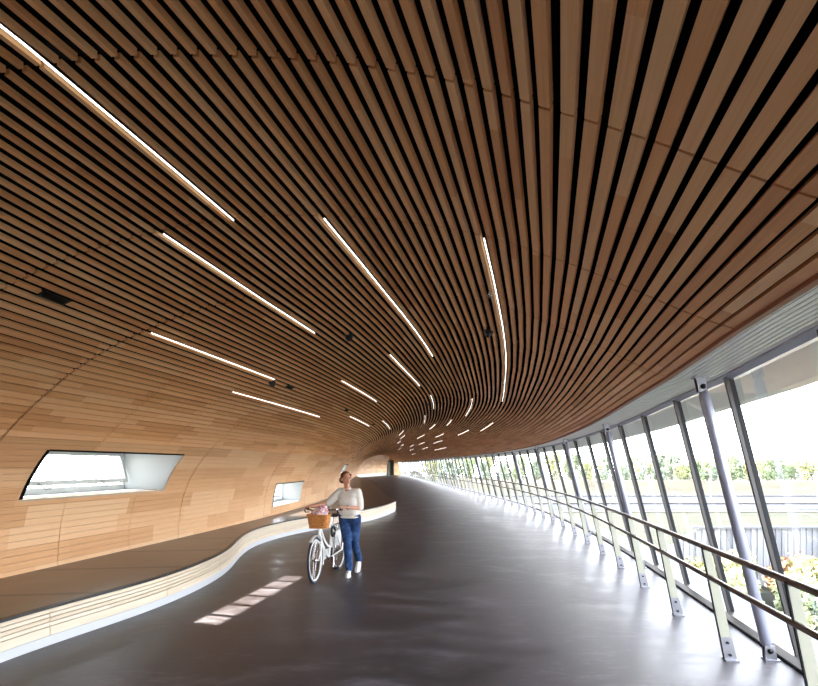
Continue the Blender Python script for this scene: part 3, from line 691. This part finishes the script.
bushes = [(14.6, 25.5, 1, 1.0), (16.8, 28, 0, 1.1), (19.5, 27, 3, 1.1), (22.2, 29.5, 1, 1.2), (22.6, 31.5, 2, 1.2), (25.0, 31, 2, 1.45), (24.3, 27.5, 0, 1.0), (16.4, 23, 0, .8), (17.3, 33, 1, 1.0), (20.6, 34, 0, 1.1), (27.5, 34, 3, 1.2), (30, 33, 1, 1.3), (13.2, 30, 0, .9), (12, 27, 3, .8), (19.2, 22.8, 3, .8), (28.6, 30.6, 2, 1.1)]
bnames = ['yellow green bush on the lawn outside the glass', 'yellow leaved bush on the lawn outside the glass', 'orange leaved autumn bush on the lawn before the noise barrier', 'green bush on the lawn outside the glass']
for (x, y, k, sc) in bushes:
    r = empty('bush', (x, y, GZ)); r.scale = (sc, sc, sc); r.rotation_euler = (0, 0, x*3)
    tag(r, bnames[k], 'bush', ['yellow green', 'yellow', 'orange', 'green'][k]+' bushes below the glass')
    o = bpy.data.objects.new('foliage', bush_kinds[k]); C.objects.link(o); o.parent = r
    o = bpy.data.objects.new('stem', trunk_me); C.objects.link(o); o.parent = r; o.scale = (.14, .14, .2)

# ============ bicycle ============
TH = -.22
M_tyre = mat('dark_blue_tyre', srgb(34, 40, 58), .6); M_rim = mat('white_rim', srgb(232, 232, 228), .35); M_frame = mat('white_frame', srgb(236, 236, 234), .3)
M_wick = wood('wicker', srgb(160, 98, 48), srgb(192, 126, 66), srgb(214, 154, 92), board=.2, vary=.5, rough=.7)
M_blackm = mat('black_rubber', srgb(22, 22, 24), .55)
bk = empty('bicycle', (-1.37, 7.86, 0), TH); tag(bk, 'white step-through bicycle with wicker front basket pushed by the woman', 'bicycle')
WR = .335; WB = 1.03
def wheel(y, nm):
    m = MB(); m.ring((0, 0, 0), WR-.018, .018, n=48, m=8); w = empty(nm); w.parent = bk; w.location = (0, y, WR)
    m.build('tyre', M_tyre, w, True)
    m = MB(); m.ring((0, 0, 0), WR-.048, .013, n=48, m=8, ry=.014); m.build('rim', M_rim, w, True)
    m = MB(); m.tube([(-.045, 0, 0), (-.02, 0, 0), (-.018, 0, 0), (.018, 0, 0), (.02, 0, 0), (.045, 0, 0)], [.012, .012, .026, .026, .012, .012], 12); m.build('hub', M_chrome, w, True)
    m = MB()
    for i in range(28):
        a = 2*math.pi*i/28; b = a+(.5 if i % 2 else -.5); sx = .02 if i % 4 < 2 else -.02
        m.tube([(sx, .024*math.cos(b), .024*math.sin(b)), (0, (WR-.055)*math.cos(a), (WR-.055)*math.sin(a))], .0016, 4, False)
    m.build('spokes', M_chrome, w)
wheel(0, 'front_wheel'); wheel(WB, 'rear_wheel')
def part(nm, mt, fn, parent=bk, sm=True):
    m = MB(); fn(m); o = m.build(nm, mt, parent); 
    if sm: smooth_by_angle(o)
    return o
def arcpts(y, R, a0, a1, n=16): return [(0, y+R*math.cos(a), WR+R*math.sin(a)) for a in np.linspace(a0, a1, n)]
HT = (0, .25, .86); HB = (0, .20, .66)                       # head tube top, bottom
def f_fork(m):
    for sx in (-.05, .05): m.tube([(sx*.6, HB[1]-.005, HB[2]), (sx, .15, .56), (sx, .08, .42), (sx, 0, WR)], [.014, .014, .012, .009], 8)
    m.tube([(-.05, .15, .57), (.05, .15, .57)], .014, 8)
part('fork', M_frame, f_fork)
def f_frame(m):
    m.tube([HB, HT], .021, 10)
    m.tube([(0, .21, .70), (0, .30, .56), (0, .40, .43), (0, .52, .33), (0, .60, .29)], .017, 10)
    m.tube([(0, .235, .80), (0, .33, .67), (0, .43, .55), (0, .56, .46), (0, .655, .44)], .014, 10)
    m.tube([(0, .60, .29), (0, .74, .78)], .017, 10)
    for sx in (-.05, .05):
        m.tube([(sx*.7, .62, .29), (sx, .85, .32), (sx*1.1, WB, WR)], .011, 8)
        m.tube([(sx*.4, .72, .70), (sx, .85, .55), (sx*1.1, WB, WR)], .009, 8)
part('frame', M_frame, f_frame)
part('front_mudguard', M_frame, lambda m: m.tube(arcpts(0, WR+.018, -.35, 2.2), .026, 8, flat=.25))
part('rear_mudguard', M_frame, lambda m: m.tube(arcpts(WB, WR+.018, -.4, 2.9), .026, 8, flat=.25))
part('chain_guard', M_frame, lambda m: (m.hexa([(-.075, .52, .24), (-.06, .52, .24), (-.06, .98, .30), (-.075, .98, .30), (-.075, .50, .40), (-.06, .50, .40), (-.06, .98, .38), (-.075, .98, .38)])))
part('skirt_guard', M_frame, lambda m: [m.hexa([(sx, .74, .45), (sx+.004, .74, .45), (sx+.004, 1.0, .40), (sx, 1.0, .40), (sx, .76, .66), (sx+.004, .76, .66), (sx+.004, 1.05, .69), (sx, 1.05, .69)]) for sx in (-.045, .041)])
cr = part('crank', M_chrome, lambda m: (m.tube([(-.08, .6, .29), (.08, .6, .29)], .014, 8), m.tube([(.075, .6, .29), (.085, .56, .13)], .010, 8), m.tube([(-.085, .6, .29), (-.09, .64, .45)], .010, 8)))
for sx, y, z in ((.13, .56, .13), (-.135, .64, .45)): part('pedal', M_blackm, lambda m: m.box(sx-.045, y-.035, z-.012, sx+.045, y+.035, z+.012), cr, False)
part('chain_lock', M_blackm, lambda m: m.ring((.03, .70, .67), .075, .018, n=24, m=8))
part('seat_post', M_chrome, lambda m: m.tube([(0, .735, .76), (0, .765, .88)], .013, 8))
def f_sad(m):
    m.tube([(0, .62, .905), (0, .70, .905), (0, .80, .905), (0, .88, .91), (0, .905, .915)], [.018, .03, .075, .085, .05], 12, flat=.35)
part('saddle', M_blackm, f_sad)
part('rear_rack', M_chrome, lambda m: [m.tube([(sx, .84, .74), (sx, 1.22, .76)], .006, 6) for sx in (-.055, -.02, .02, .055)]+[m.tube([(sx, 1.15, .76), (sx, WB, WR)], .006, 6) for sx in (-.06, .06)])
part('kickstand', M_chrome, lambda m: m.tube([(-.06, .66, .27), (-.10, .86, .20)], .009, 6))
hb = part('handlebar', M_chrome, lambda m: (m.tube([HT, (0, .26, 1.0)], .014, 8), m.tube([(-.25, .46, 1.03), (-.27, .36, 1.04), (-.24, .25, 1.05), (-.13, .2, 1.04), (0, .24, 1.0), (.13, .2, 1.04), (.24, .25, 1.05), (.27, .36, 1.04), (.25, .46, 1.03)], .011, 8)))
for sx in (-1, 1):
    part('grip', M_blackm, lambda m: m.tube([(sx*.255, .48, 1.03), (sx*.27, .37, 1.04)], .019, 10), hb)
    part('brake_lever', M_blackm, lambda m: m.tube([(sx*.255, .27, 1.035), (sx*.245, .30, 1.0), (sx*.235, .42, .995)], .009, 6), hb)
part('bell', M_chrome, lambda m: m.ball((.15, .2, 1.075), .028, .028, .02), hb)
bsk = empty('front_basket'); bsk.parent = bk
BY0, BY1, BZ0, BZ1 = -.04, .20, .80, .985
def ringrect(w, y0, y1, z, r=.05):
    pts = []
    for (cx, cy, a0) in ((w-r, y1-r, 0), (-w+r, y1-r, math.pi/2), (-w+r, y0+r, math.pi), (w-r, y0+r, 1.5*math.pi)):
        for a in np.linspace(a0, a0+math.pi/2, 4): pts.append((cx+r*math.cos(a), cy+r*math.sin(a), z))
    out = []
    for a, b in zip(pts, pts[1:]+pts[:1]):
        L_ = math.hypot(b[0]-a[0], b[1]-a[1]); k_ = max(1, round(L_/.022)); out += [(a[0]+(b[0]-a[0])*q/k_, a[1]+(b[1]-a[1])*q/k_, z) for q in range(k_)]
    return out
m = MB(); nr = 22
rows = []
for j in range(nr+1):
    f = j/nr; z = BZ0+(BZ1-BZ0)*f; w = .13+.025*f; rr_ = ringrect(w, BY0+.02*(1-f), BY1-.02*(1-f), z); cy_ = (BY0+BY1)/2; rows.append([(p[0]*(1+(.03 if (i+j) % 2 else -.01)), cy_+(p[1]-cy_)*(1+(.03 if (i+j) % 2 else -.01)), p[2]) for i, p in enumerate(rr_)])
n = len(rows[0])
for j in range(nr):
    for i in range(n):
        i2 = (i+1) % n; m.quad(rows[j][i], rows[j][i2], rows[j+1][i2], rows[j+1][i], [(j+.5, i*.17)]*4)
m.f.append(tuple(range(len(m.v), len(m.v)+n))); m.v += rows[0]; m.uv += [(0, 0)]*n
o = m.build('basket_weave', M_wick, bsk); sd = o.modifiers.new('thick', 'SOLIDIFY'); sd.thickness = .01
m = MB(); rr0 = rows[-1]+[rows[-1][0]]; m.tube(rr0, .011, 8); m.build('rim', M_wick, bsk, True)
m = MB()
for i in range(0, n, 2): m.tube([rows[0][i], rows[-1][i]], .005, 5)
for sx in (-.1, .1): m.tube([(sx, BY1-.01, .98), (sx, BY1+.015, .95), (sx, BY1+.015, .87)], .009, 5)
m.build('stake', M_wick, bsk)
def xf(p): # bicycle local -> world
    c, s_ = math.cos(TH), math.sin(TH); return (-1.37+c*p[0]-s_*p[1], 7.86+s_*p[0]+c*p[1], p[2])
STE = .08; PV = Vector((0, .23, 0)); RS = Matrix.Rotation(STE, 4, 'Z')      # bars and front wheel turned a little
MS = Matrix.Translation(PV) @ RS @ Matrix.Translation(-PV)
for ch in bk.children:
    if ch.name.split('.')[0] in ('front_wheel', 'fork', 'front_mudguard', 'handlebar', 'bell', 'front_basket'):
        l_ = MS @ Vector(ch.location); ch.location = l_+Vector((.035 if ch.name.startswith('front_basket') else 0, 0, 0)); ch.rotation_euler = (0, 0, STE)
def st(p): return tuple(MS @ Vector(p))
# pink and white cloth in the basket
M_pink = noisy('pink_patterned_cloth', [(.42, srgb(196, 106, 118)), (.5, srgb(228, 190, 190)), (.58, srgb(240, 222, 220))], 22, rough=.9, detail=2)
bm = bmesh.new(); bmesh.ops.create_icosphere(bm, subdivisions=4, radius=1.0); qn = random.Random(4)
from mathutils import noise as mnoise
for v in bm.verts:
    d = v.co.normalized(); k = 1+.28*mnoise.noise(d*2.3+Vector((3, 1, 2)))+.12*mnoise.noise(d*6)
    v.co = Vector((d.x*.13*k, d.y*.105*k, max(-.06, d.z*.12*k+(.03 if d.x > .1 else -.01))))
me = bpy.data.meshes.new('folded_scarf'); bm.to_mesh(me); bm.free(); me.materials.append(M_pink); me.polygons.foreach_set('use_smooth', [True]*len(me.polygons))
o = bpy.data.objects.new('folded_scarf', me); C.objects.link(o); o.location = xf(st((.04, .08, .98))); o.rotation_euler = (0, 0, TH+STE); tag(o, 'bunched pink and white patterned scarf lying in the bicycle basket', 'scarf')

# ============ woman ============
PO = (-.93, 8.55, 0)
M_skin = mat('skin', srgb(204, 148, 120), .5, spec=.3); M_knit = noisy('cream_knit', [(.4, srgb(222, 216, 204)), (.6, srgb(236, 231, 222))], 60, rough=.9, bump=.3)
M_jean = noisy('blue_denim', [(.35, srgb(28, 46, 78)), (.55, srgb(44, 70, 112)), (.72, srgb(84, 114, 156))], 9, rough=.85); M_hair = noisy('light_brown_hair', [(.4, srgb(96, 60, 36)), (.6, srgb(136, 90, 54))], 40, rough=.6, stretch=(1, 1, .3))
M_shoe = mat('white_sneaker', srgb(232, 232, 232), .5); M_lip = mat('lips', srgb(176, 92, 84), .5); M_eye = mat('eye_white', srgb(235, 232, 228), .3); M_iris = mat('iris', srgb(50, 44, 40), .3)
woman = empty('person', PO, -.27); tag(woman, 'woman in cream knit top and blue jeans walking and pushing a white bicycle', 'person')
def caps(segs):
    """tapered limbs: each seg (p, rp, q, rq[, flatten]) becomes a closed tapered tube with round ends"""
    m = MB()
    for sg in segs:
        p, rp, q, rq = sg[:4]; p = Vector(p); q = Vector(q); d = (q-p); L = d.length; d.normalize()
        a = d.cross(Vector((0, 1, 0)) if abs(d.y) < .9 else Vector((1, 0, 0))).normalized()
        pts = []; rs = []
        for i in range(5):
            th = math.pi/2*(1-i/4.0); pts.append(p-d*rp*math.sin(th)*.999); rs.append(max(.0008, rp*math.cos(th)))
        for i in range(5):
            th = math.pi/2*i/4.0; pts.append(q+d*rq*math.sin(th)*.999); rs.append(max(.0008, rq*math.cos(th)))
        m.tube(pts, rs, 14)
    return m
def blob(m, c, rx, ry, rz, rot=None):
    M = rot.to_matrix() if rot else None; m.ball(c, rx, ry, rz, 18, 12, M)
def fuse(m, name, mt, parent, vox, it=6):
    o = m.build(name, mt, parent, True)
    r = o.modifiers.new('fuse', 'REMESH'); r.mode = 'VOXEL'; r.voxel_size = vox; r.use_smooth_shade = True
    if it: s_ = o.modifiers.new('soften', 'SMOOTH'); s_.iterations = it; s_.factor = .5
    return o
from mathutils import Euler
HC = Vector((-.04, -.05, 1.485)); HR = Euler((.05, 0, .8))      # head centre and turn towards her left
def hp(x, y, z): return tuple(HC+HR.to_matrix() @ Vector((x, y, z)))
def toP(p):                            # bicycle local -> the woman's own frame
    x, y, z = xf(p); dx, dy = x-PO[0], y-PO[1]; c, s_ = math.cos(-.27), math.sin(-.27); return (c*dx+s_*dy, -s_*dx+c*dy, z)
GR = [toP(st((-.265, .42, 1.04))), toP(st((.265, .42, 1.04)))]
# joints: her right arm is on the bicycle's far (-x) side
shR, shL = (-.165, .0, 1.29), (.13, .01, 1.29); elR, elL = (-.34, -.06, 1.10), (.165, .02, 1.035)
grR, grL = GR[0], GR[1]; wrR, wrL = tuple(Vector(GR[0])+Vector((.035, .07, .03))), tuple(Vector(GR[1])+Vector((.065, .055, .022)))
hipR, hipL = (-.085, .0, .88), (.085, .01, .88)
knR, knL = (.0, -.10, .49), (.07, .035, .475); anR, anL = (.035, -.12, .085), (.045, .30, .15)
segs = [((-.025, -.02, 1.31), .048, (-.036, -.04, 1.42), .045), ((-.10, 0, 1.28), .05, (.07, 0, 1.28), .05), ((-.015, 0, 1.22), .085, (-.01, 0, 1.05), .08), ((0, .01, 1.05), .08, (0, .01, .92), .085),
        (shR, .047, elR, .038), (elR, .038, wrR, .024), (shL, .047, elL, .038), (elL, .038, wrL, .024),
        (hipR, .075, knR, .05), (knR, .045, anR, .034), (hipL, .075, knL, .05), (knL, .045, anL, .034)]
m = caps(segs)
# head: skull, jaw, nose, ears, brow, lips area
R3 = HR.to_matrix()
m.ball(tuple(HC+R3 @ Vector((0, .012, .03))), .072, .088, .088, 20, 14, R3); m.ball(tuple(HC+R3 @ Vector((0, -.022, -.035))), .054, .06, .072, 20, 14, R3)
for seg in ([(0, -.088, .012), .007, (0, -.103, -.018), .011], [(-.009, -.094, -.022), .007, (.009, -.094, -.022), .007], [(-.04, -.074, .03), .010, (.04, -.074, .03), .010], [(-.014, -.083, -.052), .007, (.014, -.083, -.052), .007], [(0, -.072, -.085), .018, (0, -.068, -.088), .018]):
    k = caps([(hp(*seg[0]), seg[1], hp(*seg[2]), seg[3])]); b0 = len(m.v); m.v += k.v; m.f += [tuple(b0+i for i in f) for f in k.f]; m.uv += k.uv
for sx in (-.073, .073): m.ball(hp(sx, .005, -.008), .008, .018, .028, 10, 8, R3)
# hands: palm plus five curled fingers round each grip
def hand(wr, gr, side):
    W = Vector(wr); G = Vector(gr); fwd = (G-W).normalized(); ax = Vector((.96*0+.15*side, 1, .05)).normalized()   # grip axis runs back towards her
    ax = (ax-fwd*ax.dot(fwd)*.6).normalized(); up = ax.cross(fwd).normalized()
    if up.z < 0: up = -up
    out = [(tuple(W), .022, tuple(W+fwd*.03+up*.008), .024)]
    kn0 = G+up*.028
    for j, (ln, rr) in enumerate(((.9, .0085), (1.0, .009), (.95, .0088), (.75, .0078))):
        kk = kn0+ax*((j-1.5)*.019)-fwd*.006
        out.append((tuple(W+fwd*.02+up*.006+ax*((j-1.5)*.009)), .012, tuple(kk), .0115))
        a = kk+fwd*.026*ln-up*.006; b = a+fwd*.004-up*.026*ln; c_ = b-fwd*.018*ln-up*.012
        out += [(tuple(kk), rr*1.05, tuple(a), rr), (tuple(a), rr, tuple(b), rr*.92), (tuple(b), rr*.92, tuple(c_), rr*.8)]
    th0 = W+fwd*.022-ax*.018*1; t1_ = th0+fwd*.022-ax*.02-up*.008; t2_ = t1_+fwd*.018+ax*.004-up*.022
    out += [(tuple(th0), .012, tuple(t1_), .010), (tuple(t1_), .010, tuple(t2_), .0085)]
    return out
for sg in (hand(wrR, grR, -1), hand(wrL, grL, 1)):
    k = caps(sg); b0 = len(m.v); m.v += k.v; m.f += [tuple(b0+i for i in f) for f in k.f]; m.uv += k.uv
fuse(m, 'body', M_skin, woman, .0062, 3)
# face details
for sx in (-.029, .029):
    m = MB(); m.ball(hp(sx, -.083, .012), .0115, .007, .006, 12, 8, R3); o = m.build('eye', M_eye, woman, True)
    m = MB(); m.ball(hp(sx+.002, -.0885, .012), .005, .003, .0052, 10, 6, R3); m.build('iris', M_iris, o, True)
    m = MB(); m.tube([hp(sx-.017, -.085, .03), hp(sx, -.0895, .036), hp(sx+.017, -.085, .031)], [.002, .0035, .002], 6); m.build('eyebrow', M_hair, woman, True)
m = MB(); m.tube([hp(-.022, -.086, -.05), hp(-.008, -.0935, -.048), hp(.008, -.0935, -.048), hp(.022, -.086, -.05)], [.002, .0055, .0055, .002], 8); m.build('mouth', M_lip, woman, True)
# hair drawn back into a low bun
m = MB(); m.ball(tuple(HC+R3 @ Vector((0, .026, .043))), .08, .09, .086, 22, 14, R3); m.ball(tuple(HC+R3 @ Vector((0, .05, -.005))), .072, .06, .07, 18, 12, R3)
m.ball(tuple(HC+R3 @ Vector((-.015, .122, -.02))), .05, .044, .055, 16, 10, R3)
for sx in (-1, 1): k = caps([(hp(sx*.058, -.03, .07), .02, hp(sx*.07, .02, .01), .018)]); b0 = len(m.v); m.v += k.v; m.f += [tuple(b0+i for i in f) for f in k.f]; m.uv += k.uv
fuse(m, 'hair', M_hair, woman, .007, 2)
# knit top: loose body, wide elbow sleeves
elR2 = tuple(Vector(shR).lerp(Vector(elR), .98)); elL2 = tuple(Vector(shL).lerp(Vector(elL), .95))
m = caps([((-.13, 0, 1.285), .062, (.095, 0, 1.285), .062), ((-.085, 0, 1.22), .10, (.05, 0, 1.22), .10), ((-.07, -.02, 1.14), .108, (.04, -.02, 1.14), .108), ((-.05, -.005, 1.03), .108, (.045, -.005, 1.03), .108), ((-.055, 0, .965), .112, (.055, 0, .965), .112),
          (shR, .062, tuple(Vector(shR).lerp(Vector(elR), .6)), .073), (tuple(Vector(shR).lerp(Vector(elR), .6)), .073, elR2, .06), (shL, .062, tuple(Vector(shL).lerp(Vector(elL), .6)), .073), (tuple(Vector(shL).lerp(Vector(elL), .6)), .073, elL2, .06)])
fuse(m, 'knit_top', M_knit, woman, .010, 6)
m = MB(); m.tube([(-.028+.050*math.cos(a), -.016+.052*math.sin(a), 1.343+.012*math.sin(a)) for a in np.linspace(0, 2*math.pi, 20)], .009, 8); m.build('neckband', M_knit, woman, True)
m = MB(); m.tube([(.160*math.cos(a), .107*math.sin(a), .895) for a in np.linspace(0, 2*math.pi, 28)], .016, 8); m.build('hem_band', M_knit, woman, True)
# jeans
m = caps([((-.06, .005, .90), .10, (.06, .005, .90), .10), ((-.075, .01, .83), .10, (.075, .01, .83), .10), (hipR, .10, (-.037, -.056, .66), .084), ((-.037, -.056, .66), .084, knR, .066), (knR, .066, (anR[0], anR[1]+.005, .12), .062),
          (hipL, .10, (.08, .02, .66), .083), ((.08, .02, .66), .083, knL, .066), (knL, .066, (anL[0], anL[1]-.02, .19), .06)])
fuse(m, 'jeans', M_jean, woman, .010, 5)
def shoe(c, heel, yaw):
    M = Matrix.Translation(c) @ Euler((heel, 0, yaw)).to_matrix().to_4x4()
    r = empty('shoe'); r.parent = woman
    m = MB()
    for (y, z, rx, ry, rz) in ((.0, .05, .036, .05, .05), (-.05, .042, .038, .06, .040), (-.11, .034, .043, .065, .032), (-.15, .03, .038, .04, .026), (.03, .045, .034, .035, .045)): m.ball(tuple(M @ Vector((0, y, z))), rx, ry, rz, 14, 10, M.to_3x3())
    fuse(m, 'upper', M_shoe, r, .008, 3)
    m = MB(); n_ = 20; lo = []; hi = []
    for i in range(n_):
        a = 2*math.pi*i/n_; y = -.065+.13*math.sin(a); x = (.040+.008*(1 if y < -.08 else 0))*math.cos(a); lo.append(tuple(M @ Vector((x, y, 0)))); hi.append(tuple(M @ Vector((x, y, .024))))
    m.v = lo+hi; m.f = [tuple(range(n_))[::-1], tuple(range(n_, 2*n_))]+[(i, (i+1) % n_, n_+(i+1) % n_, n_+i) for i in range(n_)]; m.uv = [(0, 0)]*(2*n_+4*n_); m.build('sole', M_white, r)
shoe((anR[0], anR[1]-.01, .0), 0.0, .25); shoe((anL[0], anL[1]-.005, .085), .62, .1)
m = MB(); w_ = Vector(wrL); f_ = (Vector(elL)-w_).normalized(); m.tube([w_+f_*.012, w_+f_*.03], .031, 14); m.build('wrist_watch', M_chrome, woman, True)

# ============ light, sky, camera ============
sun = bpy.data.lights.new('sun', 'SUN'); sun.energy = 54; sun.angle = math.radians(.6); sun.color = (1, .94, .84)
so = bpy.data.objects.new('sun', sun); C.objects.link(so)
so.rotation_euler = Vector((1, -.28, -.56)).to_track_quat('-Z', 'Y').to_euler()
w = bpy.data.worlds.new('sky'); bpy.context.scene.world = w; w.use_nodes = True; nt = w.node_tree; bg = nt.nodes['Background']
tc = nt.nodes.new('ShaderNodeTexCoord'); sx_ = nt.nodes.new('ShaderNodeSeparateXYZ'); cr_ = nt.nodes.new('ShaderNodeValToRGB')
nt.links.new(tc.outputs['Generated'], sx_.inputs[0]); nt.links.new(sx_.outputs[2], cr_.inputs[0]); nt.links.new(cr_.outputs[0], bg.inputs[0])
cr_.color_ramp.elements[0].color = (.92, .95, 1, 1); cr_.color_ramp.elements[1].color = (.72, .84, 1, 1); bg.inputs[1].default_value = 9.5
sc = bpy.context.scene
cam = bpy.data.cameras.new('camera'); co = bpy.data.objects.new('camera', cam); C.objects.link(co); sc.camera = co
co.location = (0, 0, CAMH); co.rotation_euler = (math.pi/2, 0, 0); cam.sensor_width = 36; cam.lens = 545/818*36; cam.shift_y = (465.5-343)/818; cam.clip_end = 1500; cam.clip_start = .05
sc.view_settings.view_transform = 'Standard'; sc.view_settings.look = 'None'; sc.view_settings.gamma = 1; sc.view_settings.exposure = 0.4
sc.view_settings.use_curve_mapping = False
sc.cycles.max_bounces = 10; sc.cycles.diffuse_bounces = 5; sc.cycles.transparent_max_bounces = 16
